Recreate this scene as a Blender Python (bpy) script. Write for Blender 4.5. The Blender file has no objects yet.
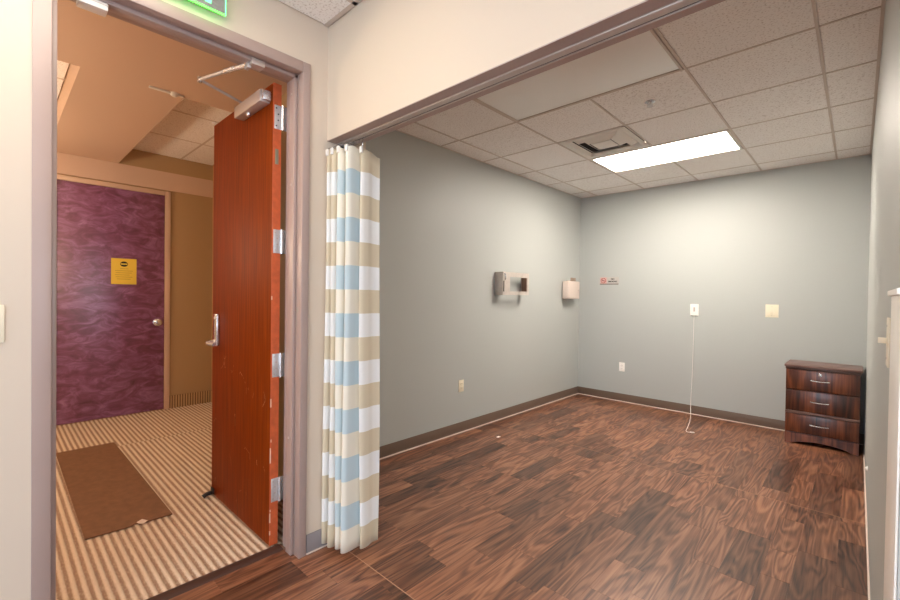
import bpy, bmesh, math, random
from mathutils import Vector, Matrix
random.seed(7)
scene = bpy.context.scene
col = scene.collection

# ------------------------------------------------------------------ camera
F_PX, YAW, PITCH, ROLL, CAM_H = 431.86, 0.757, -0.0123, 0.0142, 1.35
_s, _c = math.sin(YAW), math.cos(YAW)
_R = Vector((_c, _s, 0)); _F0 = Vector((-_s, _c, 0)); _Z = Vector((0, 0, 1))
_F = _F0 * math.cos(PITCH) + _Z * math.sin(PITCH)
_U = _Z * math.cos(PITCH) - _F0 * math.sin(PITCH)
_R2 = _R * math.cos(ROLL) + _U * math.sin(ROLL)
_U2 = _U * math.cos(ROLL) - _R * math.sin(ROLL)
cam_data = bpy.data.cameras.new('camera')
cam_data.sensor_width = 36; cam_data.lens = F_PX / 900 * 36; cam_data.clip_start = 0.01
cam = bpy.data.objects.new('camera', cam_data); col.objects.link(cam)
cam.matrix_world = Matrix(((_R2.x, _U2.x, -_F.x, 0), (_R2.y, _U2.y, -_F.y, 0), (_R2.z, _U2.z, -_F.z, CAM_H), (0, 0, 0, 1)))
scene.camera = cam

# ------------------------------------------------------------------ world, exposure
world = bpy.data.worlds.new('sky'); scene.world = world; world.use_nodes = True
wn = world.node_tree.nodes
wn['Background'].inputs[0].default_value = (0.70, 0.84, 1.0, 1)
wn['Background'].inputs[1].default_value = 3.6
vs = scene.view_settings
vs.view_transform = 'Standard'; vs.look = 'None'; vs.gamma = 1; vs.use_curve_mapping = False
vs.exposure = 0.85
LIGHT_ALCOVE = 23.5      # lens of the lit alcove troffer
LIGHT_MAIN = 5.4        # lenses of the unseen troffers added in the main room
LIGHT_HALL = 70.0       # warm globes added out of sight in the corridor
try:
    scene.cycles.max_bounces = 10; scene.cycles.diffuse_bounces = 8; scene.cycles.glossy_bounces = 4
    scene.cycles.use_denoising = True
    scene.cycles.sample_clamp_indirect = 10
except Exception: pass
# daylight portals in the openings of the added, unseen main room windows
pd = bpy.data.lights.new('window_portal', 'AREA'); pd.shape = 'RECTANGLE'; pd.size = 2.6; pd.size_y = 1.4
pd.cycles.is_portal = True
po = bpy.data.objects.new('window_portal', pd); col.objects.link(po)
po.location = (3.66, 0.5, 1.6); po.rotation_euler = (math.radians(90), 0, math.radians(90))
pd2 = pd.copy(); pd2.size = 4.4; pd2.size_y = 1.9
po2 = bpy.data.objects.new('window_portal', pd2); col.objects.link(po2)
po2.location = (0.7, -3.06, 1.45); po2.rotation_euler = (math.radians(90), 0, math.radians(180))

# ------------------------------------------------------------------ measures
XL, YB, H = -2.815, 5.596, 2.709          # alcove: side wall, back wall, ceiling
XR, XD, YH = 0.066, -2.045, 1.207         # alcove right wall, door wall, header front
HM, HH, YHB = 2.739, 2.147, 1.345         # main ceiling, header underside, header back
XDC = -2.195                              # corridor side of the door wall
XP, YE, HC, HU = -5.72, 1.83, 2.69, 2.87  # corridor far wall, end wall, ceiling, coffer

# ------------------------------------------------------------------ materials
def lin(c):
    return tuple(((v / 255) / 12.92 if v / 255 <= 0.04045 else ((v / 255 + 0.055) / 1.055) ** 2.4) for v in c) + (1,)
def mat_base(name):
    m = bpy.data.materials.new(name); m.use_nodes = True
    return m, m.node_tree.nodes, m.node_tree.links, m.node_tree.nodes['Principled BSDF']
def mat(name, rgb, rough=0.5, metal=0.0, spec=0.5, var=0.0, vscale=8, bump=0.0, bscale=200, coat=0.0):
    m, n, l, b = mat_base(name)
    b.inputs['Base Color'].default_value = lin(rgb)
    b.inputs['Roughness'].default_value = rough; b.inputs['Metallic'].default_value = metal
    b.inputs['Specular IOR Level'].default_value = spec
    if coat: b.inputs['Coat Weight'].default_value = coat; b.inputs['Coat Roughness'].default_value = 0.15
    geo = n.new('ShaderNodeNewGeometry')
    if var:
        no = n.new('ShaderNodeTexNoise'); no.inputs['Scale'].default_value = vscale; no.inputs['Detail'].default_value = 5
        l.new(geo.outputs['Position'], no.inputs['Vector'])
        r = n.new('ShaderNodeValToRGB'); c = lin(rgb)
        r.color_ramp.elements[0].position = .3; r.color_ramp.elements[1].position = .7
        r.color_ramp.elements[0].color = tuple(v * (1 - var) for v in c[:3]) + (1,)
        r.color_ramp.elements[1].color = tuple(min(1, v * (1 + var)) for v in c[:3]) + (1,)
        l.new(no.outputs['Fac'], r.inputs['Fac']); l.new(r.outputs['Color'], b.inputs['Base Color'])
    if bump:
        nb = n.new('ShaderNodeTexNoise'); nb.inputs['Scale'].default_value = bscale
        l.new(geo.outputs['Position'], nb.inputs['Vector'])
        bp = n.new('ShaderNodeBump'); bp.inputs['Strength'].default_value = bump; bp.inputs['Distance'].default_value = 0.002
        l.new(nb.outputs['Fac'], bp.inputs['Height']); l.new(bp.outputs['Normal'], b.inputs['Normal'])
    return m
def emit(name, rgb, strength):
    m, n, l, b = mat_base(name)
    b.inputs['Base Color'].default_value = lin(rgb)
    b.inputs['Emission Color'].default_value = lin(rgb); b.inputs['Emission Strength'].default_value = strength
    return m
def pos_map(n, l, scale, rand=True, obj=False):
    """world position (+ a random offset for each object) stretched by scale"""
    if obj:
        src = n.new('ShaderNodeTexCoord').outputs['Object']
    else:
        src = n.new('ShaderNodeNewGeometry').outputs['Position']
    if rand:
        oi = n.new('ShaderNodeObjectInfo'); mu = n.new('ShaderNodeMath'); mu.operation = 'MULTIPLY'; mu.inputs[1].default_value = 37.0
        l.new(oi.outputs['Random'], mu.inputs[0])
        cb = n.new('ShaderNodeCombineXYZ')
        for i in range(3): l.new(mu.outputs[0], cb.inputs[i])
        ad = n.new('ShaderNodeVectorMath'); ad.operation = 'ADD'
        l.new(src, ad.inputs[0]); l.new(cb.outputs[0], ad.inputs[1]); src = ad.outputs[0]
    mp = n.new('ShaderNodeMapping'); mp.inputs['Scale'].default_value = scale
    l.new(src, mp.inputs['Vector'])
    return mp.outputs['Vector']
def ramp(n, l, fac, stops):
    r = n.new('ShaderNodeValToRGB'); e = r.color_ramp.elements
    e[0].position, e[0].color = stops[0][0], lin(stops[0][1])
    e[1].position, e[1].color = stops[-1][0], lin(stops[-1][1])
    for p, c in stops[1:-1]:
        k = e.new(p); k.color = lin(c)
    l.new(fac, r.inputs['Fac']); return r.outputs['Color']
def mixc(n, l, fac, a, b, mode='MIX'):
    m = n.new('ShaderNodeMix'); m.data_type = 'RGBA'; m.blend_type = mode
    if isinstance(fac, float): m.inputs[0].default_value = fac
    else: l.new(fac, m.inputs[0])
    for i, v in ((6, a), (7, b)):
        if isinstance(v, tuple): m.inputs[i].default_value = v
        else: l.new(v, m.inputs[i])
    return m.outputs[2]
def wood(name, dark, mid, light, ax='Y', rough=.4, tone=0.0, coat=0.0, spec=.5, fibre=85, rings=26, ringw=.35, across=9.0, along=1.1):
    """grain runs along axis ax: fine fibres, growth rings with cathedral figure, broad tone"""
    m, n, l, b = mat_base(name)
    def sc(ac, al): return tuple(al if k == ax else ac for k in 'XYZ')
    def noise(scale, det, dist):
        t = n.new('ShaderNodeTexNoise'); t.inputs['Scale'].default_value = 1.0; t.inputs['Detail'].default_value = det; t.inputs['Distortion'].default_value = dist
        l.new(pos_map(n, l, scale), t.inputs['Vector']); return t.outputs['Fac']
    def math2(op, a, v):
        t = n.new('ShaderNodeMath'); t.operation = op; l.new(a, t.inputs[0])
        if isinstance(v, (int, float)): t.inputs[1].default_value = v
        else: l.new(v, t.inputs[1])
        return t.outputs[0]
    fb = noise(sc(fibre, 3.5), 4, .3)
    rn = noise(sc(across, along), 2, .5)
    rs = n.new('ShaderNodeMath'); rs.operation = 'SINE'; l.new(math2('MULTIPLY', rn, float(rings * 2)), rs.inputs[0])
    mr = n.new('ShaderNodeMapRange'); mr.inputs[1].default_value = -1; mr.inputs[2].default_value = 1; l.new(rs.outputs[0], mr.inputs[0])
    bd = noise(sc(5, 1.2), 3, .4)
    f = math2('ADD', math2('MULTIPLY', fb, .45), math2('ADD', math2('MULTIPLY', mr.outputs[0], ringw * .5), math2('MULTIPLY', bd, .55 - ringw * .5)))
    c = ramp(n, l, f, [(.30, dark), (.50, mid), (.72, light)])
    if tone:
        oi = n.new('ShaderNodeObjectInfo')
        t = ramp(n, l, oi.outputs['Random'], [(0, (255 * (1 - tone), 255 * (1 - tone * 1.0), 255 * (1 - tone * .96))), (.35, (255 * (1 - tone * .35),) * 3), (1, (255, 255, 255))])
        c = mixc(n, l, 1.0, c, t, 'MULTIPLY')
    l.new(c, b.inputs['Base Color'])
    b.inputs['Roughness'].default_value = rough; b.inputs['Specular IOR Level'].default_value = spec
    if coat: b.inputs['Coat Weight'].default_value = coat; b.inputs['Coat Roughness'].default_value = .2
    return m

M = {}
M['beige'] = mat('beige_paint', (211, 196, 178), .6, bump=.08, bscale=350)
M['grey_green'] = mat('grey_green_paint', (178, 181, 178), .5, bump=.08, bscale=350)
M['hall_paint'] = mat('hall_paint', (176, 146, 106), .6, bump=.05)
M['gypsum'] = mat('hall_ceiling_paint', (210, 180, 156), .7)
M['white_paint'] = mat('white_paint', (228, 224, 216), .55)
M['taupe'] = mat('taupe_frame_paint', (170, 149, 141), .35, var=.03, vscale=3)
M['base'] = mat('taupe_vinyl_base', (112, 93, 80), .45)
M['base_grey'] = mat('grey_vinyl_base', (138, 131, 132), .45)
M['caulk'] = mat('white_caulk', (222, 205, 192), .6)
M['steel'] = mat('brushed_steel', (208, 206, 206), .35, .6, var=.06, vscale=40)
M['bright_metal'] = mat('bright_brushed_metal', (206, 196, 188), .42, .45, var=.06, vscale=30)
M['chrome'] = mat('satin_chrome', (226, 226, 228), .25, .75)
M['alu'] = mat('painted_aluminium', (196, 184, 176), .35, .4)
M['black'] = mat('black_rubber', (24, 23, 24), .5)
M['dark'] = mat('dark_cavity', (26, 20, 16), .8)
M['ivory'] = mat('ivory_plastic', (236, 226, 202), .35)
M['white_plastic'] = mat('white_plastic', (242, 238, 232), .35)
M['offwhite'] = mat('offwhite_plastic', (214, 198, 188), .4)
M['tbar'] = mat('white_grid_bar', (206, 194, 184), .5)
M['tbar_shadow'] = mat('grid_reveal', (120, 106, 96), .7)
M['panel'] = mat('smooth_panel', (246, 247, 245), .35)
M['mat_board'] = mat('brown_fibre_mat', (124, 88, 62), .9, var=.12, vscale=25, bump=.4, bscale=300)
M['paper_yellow'] = mat('yellow_paper', (240, 208, 78), .7)
M['paper_white'] = mat('white_paper', (244, 240, 234), .8)
M['ink'] = mat('black_ink', (28, 22, 14), .6)
M['ink_faint'] = mat('faint_ink', (190, 156, 60), .7)
M['red_ink'] = mat('red_ink', (172, 84, 78), .5)
M['pink_ink'] = mat('pink_ink', (208, 166, 158), .5)
M['plaque'] = mat('silver_plaque', (188, 182, 176), .35, .3)
M['carpet_tag'] = mat('label_plate', (150, 150, 130), .4, .6)
M['leaf_edge'] = mat('door_edge_wood', (196, 92, 50), .4, var=.15, vscale=30)
M['chip'] = mat('raw_chipped_wood', (236, 196, 170), .8)
M['walnut'] = wood('walnut', (40, 18, 11), (88, 44, 27), (142, 80, 48), 'Z', .32, coat=.3, fibre=70, rings=14, across=7, along=.8)
M['walnut_top'] = wood('walnut_top', (84, 60, 54), (114, 86, 78), (138, 108, 98), 'X', .35)
M['plank'] = wood('plank_wood', (66, 39, 28), (136, 88, 64), (180, 128, 96), 'Y', .33, tone=.33, spec=.6, fibre=120, rings=34, ringw=.36, across=8, along=.9)
M['floor'] = wood('floor_wood', (76, 48, 37), (130, 86, 66), (166, 120, 96), 'Y', .40)
M['seam'] = mat('vinyl_seam', (176, 138, 112), .6)
M['lens_on'] = emit('lit_lens', (255, 244, 230), LIGHT_ALCOVE)
M['lens_main'] = emit('lit_lens_main', (255, 242, 226), LIGHT_MAIN)
M['globe'] = emit('warm_globe', (255, 230, 198), LIGHT_HALL)
M['exit_green'] = emit('exit_green_edge', (70, 255, 60), 4.0)
M['exit_letter'] = emit('exit_letter', (110, 255, 170), 1.1)
M['exit_panel'] = mat('exit_mirror_panel', (170, 172, 168), .3, .5, var=.12, vscale=60)

def tile_mat():
    m, n, l, b = mat_base('mineral_tile')
    v = pos_map(n, l, (1, 1, 1))
    no = n.new('ShaderNodeTexNoise'); no.inputs['Scale'].default_value = 95; no.inputs['Detail'].default_value = 3
    l.new(v, no.inputs['Vector'])
    c = ramp(n, l, no.outputs['Fac'], [(.34, (214, 207, 202)), (.44, (244, 241, 238)), (1, (252, 250, 247))])
    l.new(c, b.inputs['Base Color']); b.inputs['Roughness'].default_value = .9
    bp = n.new('ShaderNodeBump'); bp.inputs['Strength'].default_value = .5; bp.inputs['Distance'].default_value = .003
    l.new(no.outputs['Fac'], bp.inputs['Height']); l.new(bp.outputs['Normal'], b.inputs['Normal'])
    return m
M['tile'] = tile_mat()

def purple_mat():
    m, n, l, b = mat_base('purple_figured_veneer')
    v = pos_map(n, l, (3, 4.2, 9), rand=False)
    no = n.new('ShaderNodeTexNoise'); no.inputs['Scale'].default_value = 1.3; no.inputs['Detail'].default_value = 9; no.inputs['Distortion'].default_value = 1.3; no.inputs['Roughness'].default_value = .62
    l.new(v, no.inputs['Vector'])
    c = ramp(n, l, no.outputs['Fac'], [(.28, (78, 24, 50)), (.46, (114, 54, 94)), (.60, (142, 90, 136)), (.78, (176, 132, 174))])  # veneer figure; the paler lilac stops also put the door's sheen into the colour
    l.new(c, b.inputs['Base Color']); b.inputs['Roughness'].default_value = .34
    b.inputs['Coat Weight'].default_value = 1.0; b.inputs['Coat Roughness'].default_value = .38; b.inputs['Coat IOR'].default_value = 1.7
    return m
M['purple'] = purple_mat()

def leaf_mat():
    m, n, l, b = mat_base('orange_cherry_veneer')
    v = pos_map(n, l, (60, 60, 2.2), rand=False)
    no = n.new('ShaderNodeTexNoise'); no.inputs['Scale'].default_value = 1.0; no.inputs['Detail'].default_value = 6; no.inputs['Distortion'].default_value = .5
    l.new(v, no.inputs['Vector'])
    c = ramp(n, l, no.outputs['Fac'], [(.2, (92, 32, 0)), (.5, (122, 46, 1)), (.8, (144, 62, 6))])
    # scuffs: thin pale scratches on the lower half
    v2 = pos_map(n, l, (5, 5, 3.2), rand=False)
    wv = n.new('ShaderNodeTexVoronoi'); wv.feature = 'DISTANCE_TO_EDGE'; wv.inputs['Scale'].default_value = 2.4
    l.new(v2, wv.inputs['Vector'])
    lt = n.new('ShaderNodeMath'); lt.operation = 'LESS_THAN'; lt.inputs[1].default_value = .006; l.new(wv.outputs['Distance'], lt.inputs[0])
    n3 = n.new('ShaderNodeTexNoise'); n3.inputs['Scale'].default_value = 6; l.new(pos_map(n, l, (1, 1, 1), rand=False), n3.inputs['Vector'])
    gt = n.new('ShaderNodeMath'); gt.operation = 'GREATER_THAN'; gt.inputs[1].default_value = .60; l.new(n3.outputs['Fac'], gt.inputs[0])
    sep = n.new('ShaderNodeSeparateXYZ'); g = n.new('ShaderNodeNewGeometry'); l.new(g.outputs['Position'], sep.inputs[0])
    lo = n.new('ShaderNodeMath'); lo.operation = 'LESS_THAN'; lo.inputs[1].default_value = 0.95; l.new(sep.outputs['Z'], lo.inputs[0])
    a = n.new('ShaderNodeMath'); a.operation = 'MULTIPLY'; l.new(lt.outputs[0], a.inputs[0]); l.new(gt.outputs[0], a.inputs[1])
    a2 = n.new('ShaderNodeMath'); a2.operation = 'MULTIPLY'; l.new(a.outputs[0], a2.inputs[0]); l.new(lo.outputs[0], a2.inputs[1])
    a3 = n.new('ShaderNodeMath'); a3.operation = 'MULTIPLY'; a3.inputs[1].default_value = .7; l.new(a2.outputs[0], a3.inputs[0])
    c = mixc(n, l, a3.outputs[0], c, lin((226, 170, 130)))
    l.new(c, b.inputs['Base Color']); b.inputs['Roughness'].default_value = .5; b.inputs['Specular IOR Level'].default_value = .10
    return m
M['leaf'] = leaf_mat()

CP = 0.035   # carpet rib period
def carpet_mat():
    m, n, l, b = mat_base('ribbed_carpet')
    g = n.new('ShaderNodeNewGeometry'); sep = n.new('ShaderNodeSeparateXYZ'); l.new(g.outputs['Position'], sep.inputs[0])
    # the yarn colour goes with the pile height: raised ribs are beige, low ribs brown
    mr = n.new('ShaderNodeMapRange'); mr.inputs[1].default_value = -.0032; mr.inputs[2].default_value = .0032; l.new(sep.outputs['Z'], mr.inputs[0])
    no = n.new('ShaderNodeTexNoise'); no.inputs['Scale'].default_value = 130; no.inputs['Detail'].default_value = 3; l.new(g.outputs['Position'], no.inputs['Vector'])
    ad = n.new('ShaderNodeMath'); ad.operation = 'MULTIPLY_ADD'; ad.inputs[1].default_value = 1.5; ad.inputs[2].default_value = -.75
    l.new(no.outputs['Fac'], ad.inputs[0])
    su = n.new('ShaderNodeMath'); su.operation = 'ADD'; l.new(mr.outputs[0], su.inputs[0]); l.new(ad.outputs[0], su.inputs[1])
    c = ramp(n, l, su.outputs[0], [(.1, (158, 130, 110)), (.5, (204, 182, 158)), (.9, (224, 206, 184))])
    l.new(c, b.inputs['Base Color']); b.inputs['Roughness'].default_value = .95; b.inputs['Specular IOR Level'].default_value = .1
    bp = n.new('ShaderNodeBump'); bp.inputs['Strength'].default_value = .6; bp.inputs['Distance'].default_value = .003
    l.new(no.outputs['Fac'], bp.inputs['Height']); l.new(bp.outputs['Normal'], b.inputs['Normal'])
    return m
M['carpet'] = carpet_mat()

def curtain_mat():
    m, n, l, b = mat_base('checked_curtain_cloth')
    uv = n.new('ShaderNodeUVMap'); uv.uv_map = 'UVMap'
    sep = n.new('ShaderNodeSeparateXYZ'); l.new(uv.outputs[0], sep.inputs[0])
    def par(out, k):
        a = n.new('ShaderNodeMath'); a.operation = 'FLOOR'
        d = n.new('ShaderNodeMath'); d.operation = 'DIVIDE'; d.inputs[1].default_value = k
        l.new(out, d.inputs[0]); l.new(d.outputs[0], a.inputs[0])
        md = n.new('ShaderNodeMath'); md.operation = 'FLOORED_MODULO'; md.inputs[1].default_value = 2; l.new(a.outputs[0], md.inputs[0])
        return md.outputs[0]
    row = par(sep.outputs['Y'], .1222); co = par(sep.outputs['X'], .19)
    ra = mixc(n, l, co, lin((208, 194, 166)), lin((232, 225, 208)))
    rb = mixc(n, l, co, lin((232, 232, 230)), lin((186, 204, 210)))
    c = mixc(n, l, row, ra, rb)
    l.new(c, b.inputs['Base Color']); b.inputs['Roughness'].default_value = .8
    b.inputs['Sheen Weight'].default_value = .2
    no = n.new('ShaderNodeTexNoise'); no.inputs['Scale'].default_value = 300; l.new(n.new('ShaderNodeNewGeometry').outputs['Position'], no.inputs['Vector'])
    bp = n.new('ShaderNodeBump'); bp.inputs['Strength'].default_value = .15; bp.inputs['Distance'].default_value = .001
    l.new(no.outputs['Fac'], bp.inputs['Height']); l.new(bp.outputs['Normal'], b.inputs['Normal'])
    return m
M['curtain'] = curtain_mat()
def glass_mat():
    m, n, l, b = mat_base('window_glass')
    b.inputs['Base Color'].default_value = (1, 1, 1, 1); b.inputs['Roughness'].default_value = 0
    b.inputs['Transmission Weight'].default_value = 1; b.inputs['IOR'].default_value = 1.02
    return m
M['glass'] = glass_mat()

# ------------------------------------------------------------------ mesh helpers
ORIGIN = {}
class MB:
    def __init__(s): s.bm = bmesh.new()
    def box(s, x0, x1, y0, y1, z0, z1, bev=0.0, seg=2, rot=None):
        r = bmesh.ops.create_cube(s.bm, size=1.0); vs_ = r['verts']
        for v in vs_: v.co = Vector(((x0 + x1) / 2 + v.co.x * abs(x1 - x0), (y0 + y1) / 2 + v.co.y * abs(y1 - y0), (z0 + z1) / 2 + v.co.z * abs(z1 - z0)))
        if bev:
            es = {e for v in vs_ for e in v.link_edges}
            o = bmesh.ops.bevel(s.bm, geom=list(es), offset=bev, segments=seg, affect='EDGES', profile=.5)
            vs_ = list({v for f in o['faces'] for v in f.verts} | {v for v in vs_ if v.is_valid})
        if rot:
            piv, ang = rot
            bmesh.ops.rotate(s.bm, cent=Vector(piv), matrix=Matrix.Rotation(ang, 3, 'Z'), verts=vs_)
        return s
    def tube(s, pts, r, n=10, cap=True, closed=False):
        pts = [Vector(p) for p in pts]; rings = []
        rr = r if isinstance(r, (list, tuple)) else [r] * len(pts)
        up = None
        for i, p in enumerate(pts):
            if closed: t = pts[(i + 1) % len(pts)] - pts[i - 1]
            else: t = (pts[min(i + 1, len(pts) - 1)] - pts[max(i - 1, 0)])
            t.normalize()
            if up is None:
                up = Vector((0, 0, 1)) if abs(t.z) < .9 else Vector((1, 0, 0))
            a = t.cross(up); a.normalize(); b2 = a.cross(t); b2.normalize(); up = b2
            rings.append([s.bm.verts.new(p + (a * math.cos(2 * math.pi * k / n) + b2 * math.sin(2 * math.pi * k / n)) * rr[i]) for k in range(n)])
        m = len(rings)
        for i in range(m if closed else m - 1):
            A, B = rings[i], rings[(i + 1) % m]
            for k in range(n): s.bm.faces.new((A[k], A[(k + 1) % n], B[(k + 1) % n], B[k]))
        if cap and not closed:
            s.bm.faces.new(list(reversed(rings[0]))); s.bm.faces.new(rings[-1])
        return s
    def lathe(s, base, axis, prof, n=20):
        """prof: list of (distance along axis, radius)"""
        base = Vector(base); ax = Vector(axis).normalized()
        return s.tube([base + ax * d for d, _ in prof], [max(r, 1e-4) for _, r in prof], n)
    def quad(s, *p):
        s.bm.faces.new([s.bm.verts.new(Vector(q)) for q in p]); return s
    def prism(s, poly, axis, a0, a1):
        """poly of 2D points extruded along axis index from a0 to a1"""
        def mk(p, a):
            c = list(p); c.insert(axis, a); return Vector(c)
        A = [s.bm.verts.new(mk(p, a0)) for p in poly]; B = [s.bm.verts.new(mk(p, a1)) for p in poly]
        n = len(poly)
        for i in range(n): s.bm.faces.new((A[i], A[(i + 1) % n], B[(i + 1) % n], B[i]))
        s.bm.faces.new(list(reversed(A))); s.bm.faces.new(B); return s
    def build(s, name, m, parent=None, smooth=True, origin=None):
        bmesh.ops.recalc_face_normals(s.bm, faces=s.bm.faces)
        me = bpy.data.meshes.new(name)
        xs = [v.co for v in s.bm.verts]
        if parent is not None: L = ORIGIN[parent.name]
        elif origin is not None: L = Vector(origin)
        else:
            L = Vector(((min(v.x for v in xs) + max(v.x for v in xs)) / 2, (min(v.y for v in xs) + max(v.y for v in xs)) / 2, min(v.z for v in xs)))
        for v in s.bm.verts: v.co = v.co - L
        s.bm.to_mesh(me); s.bm.free()
        me.materials.append(m)
        if smooth:
            for p in me.polygons: p.use_smooth = True
            me.set_sharp_from_angle(angle=math.radians(35))
        o = bpy.data.objects.new(name, me); col.objects.link(o)
        if parent is not None: o.parent = parent
        else: o.location = L
        ORIGIN[o.name] = L
        return o
def box(name, m, parent, x0, x1, y0, y1, z0, z1, bev=0.0, **k):
    return MB().box(x0, x1, y0, y1, z0, z1, bev).build(name, m, parent, **k)
def tag(o, label, cat, group=None):
    o['label'] = label; o['category'] = cat
    if group: o['group'] = group
    return o
def thing(name, loc, label, cat, group=None):
    o = bpy.data.objects.new(name, None); col.objects.link(o); o.location = loc; o.empty_display_size = .1
    ORIGIN[o.name] = Vector(loc); return tag(o, label, cat, group)
def struct(o, label, cat):
    o['kind'] = 'structure'; return tag(o, label, cat)
def struct_empty(name, loc, label, cat):
    o = thing(name, loc, label, cat); o['kind'] = 'structure'; return o
def text_obj(name, body, size, m, parent, origin, xdir, ydir, depth=.0006, align='CENTER', bold=0.0):
    cu = bpy.data.curves.new(name, 'FONT'); cu.body = body; cu.size = size; cu.extrude = depth; cu.offset = bold
    cu.align_x = align; cu.align_y = 'CENTER'; cu.resolution_u = 3
    t = bpy.data.objects.new(name + '_tmp', cu); col.objects.link(t)
    dg = bpy.context.evaluated_depsgraph_get()
    me = bpy.data.meshes.new_from_object(t.evaluated_get(dg))
    bpy.data.objects.remove(t)
    X = Vector(xdir).normalized(); Y = Vector(ydir).normalized(); Zv = X.cross(Y)
    mt = Matrix(((X.x, Y.x, Zv.x, origin[0]), (X.y, Y.y, Zv.y, origin[1]), (X.z, Y.z, Zv.z, origin[2]), (0, 0, 0, 1)))
    me.transform(mt)
    L = ORIGIN[parent.name]
    me.transform(Matrix.Translation(-L))
    me.materials.clear(); me.materials.append(m)
    o = bpy.data.objects.new(name, me); col.objects.link(o); o.parent = parent; ORIGIN[o.name] = L
    return o

# ================================================================== SETTING
OY0, OY1, OZ = 0.119, 1.087, 2.475      # rough opening of the door in the wall
w = MB()
w.box(XDC, XD, -3.0, OY0, -.06, HM + .2); w.box(XDC, XD, OY1, 1.45, -.06, HM + .2); w.box(XDC, XD, OY0, OY1, OZ, HM + .2)
struct(w.build('wall_door', M['beige'], smooth=False), 'beige painted wall around the open doorway to the corridor', 'wall')
hd = struct(MB().box(XD, XR, YH, YHB, HH + .004, HM + .2).build('wall_header', M['beige'], smooth=False), 'beige header wall spanning the alcove opening', 'wall')
box('soffit_board', M['taupe'], hd, XD, XR, YH, 1.258, HH, HH + .004, smooth=False)
box('soffit_board', M['taupe'], hd, XD, XR, 1.306, YHB, HH, HH + .004, smooth=False)
struct(MB().box(-2.95, XDC, 1.35, 1.45, -.06, HM + .2).build('wall_return', M['hall_paint'], smooth=False), 'short wall return between corridor and alcove', 'wall')
struct(MB().box(-2.95, XL, 1.45, YB + .12, -.06, HM + .2).build('wall_left', M['grey_green'], smooth=False), 'grey-green alcove side wall carrying the metal bracket', 'wall')
struct(MB().box(XL, XR + .12, YB, YB + .12, -.06, HM + .2).build('wall_back', M['grey_green'], smooth=False), 'grey-green back wall of the alcove with the no smoking sign', 'wall')
struct(MB().box(XR, XR + .12, YH, YB, -.06, HM + .2).build('wall_right', M['grey_green'], smooth=False), 'pale grey alcove wall beside the walnut drawer cabinet', 'wall')
# main room behind and beside the camera
w = MB()
w.box(XDC, -1.5, -3.12, -3.0, 0, HM + .2); w.box(2.9, 3.72, -3.12, -3.0, 0, HM + .2); w.box(-1.5, 2.9, -3.12, -3.0, 0, .5); w.box(-1.5, 2.9, -3.12, -3.0, 2.4, HM + .2)
struct(w.build('wall_rear', M['beige'], smooth=False), 'beige wall behind the viewer', 'wall')
struct(MB().box(XR + .12, 3.72, 3.0, 3.12, -.06, HM + .2).build('wall_side', M['beige'], smooth=False), 'beige wall at the far side of the main room', 'wall')
w = MB()
w.box(3.6, 3.72, -3, -.8, 0, HM + .2); w.box(3.6, 3.72, 1.8, 3, 0, HM + .2); w.box(3.6, 3.72, -.8, 1.8, 0, .9); w.box(3.6, 3.72, -.8, 1.8, 2.3, HM + .2)
struct(w.build('wall_window', M['beige'], smooth=False), 'beige wall with the daylight window', 'wall')
wi = struct_empty('window_1', (3.66, .5, .9), 'white framed window letting daylight into the main room', 'window')  # unseen window, added to bring daylight in from the right
for y in (-.775, .5, 1.775): box('window_frame', M['white_paint'], wi, 3.63, 3.69, y - .025, y + .025, .9, 2.3, .004)
for z in (.925, 2.275): box('window_frame', M['white_paint'], wi, 3.63, 3.69, -.8, 1.8, z - .025, z + .025, .004)
box('sill', M['white_paint'], wi, 3.52, 3.70, -.85, 1.85, .875, .9, .004)

wi = struct_empty('window_2', (.7, -3.06, .5), 'wide white framed window in the wall behind the viewer', 'window')  # unseen window, added so that daylight reaches into the alcove
for x in (-1.475, -.03, 1.43, 2.875): box('window_frame', M['white_paint'], wi, x - .025, x + .025, -3.09, -3.03, .5, 2.4, .004)
for z in (.525, 2.375): box('window_frame', M['white_paint'], wi, -1.5, 2.9, -3.09, -3.03, z - .025, z + .025, .004)

# ---- floor: slab, planks, vinyl seams
fl = struct(MB().box(XDC + .02, 3.6, -3.0, YB, -.05, -.003).build('floor', M['floor'], smooth=False, origin=(0, 0, 0)), 'dark reddish brown wood-look plank floor', 'floor')
unit = bpy.data.meshes.new('plank')
_b = bmesh.new(); bmesh.ops.create_cube(_b, size=1.0)
_b.to_mesh(unit); _b.free(); unit.materials.append(M['plank'])
def plank(x0, x1, y0, y1):
    o = bpy.data.objects.new('plank', unit); col.objects.link(o); o.parent = fl
    o.location = ((x0 + x1) / 2, (y0 + y1) / 2, -.002); o.scale = (x1 - x0 - .0007, y1 - y0 - .0007, .004)
SEAMS = (1.281, 3.62)
def run(x0, x1, y0, y1):
    y = y0 - random.uniform(0, .5)
    while y < y1 - .001:
        L = random.choice((.30, .42, .55, .62, .75, .9)) * random.uniform(.9, 1.1); e = y + L
        if y1 - e < .12: e = y1
        a, b = max(y, y0), min(e, y1)
        cuts = [a] + [s for s in SEAMS if a + .02 < s < b - .02] + [b]
        for p, q in zip(cuts, cuts[1:]):
            plank(x0, x1, p + (.002 if p in SEAMS else 0), q - (.002 if q in SEAMS else 0))
        y = e
cols_x = [XL]
for t in (.14, .12, .165, .13, .115, .1): cols_x.append(min(cols_x[-1] + t, XD))
cols_x[-1] = XD
for a, b in zip(cols_x, cols_x[1:]): run(a, b, 1.455, YB)
run(XDC + .022, XD, .16, 1.045)
x = XD
while x < XR - .001:
    wd = random.choice((.115, .135, .155, .175))
    e = x + wd
    if XR - e < .1: e = XR
    run(x, e, -.6, YB)
    x = e
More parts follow.
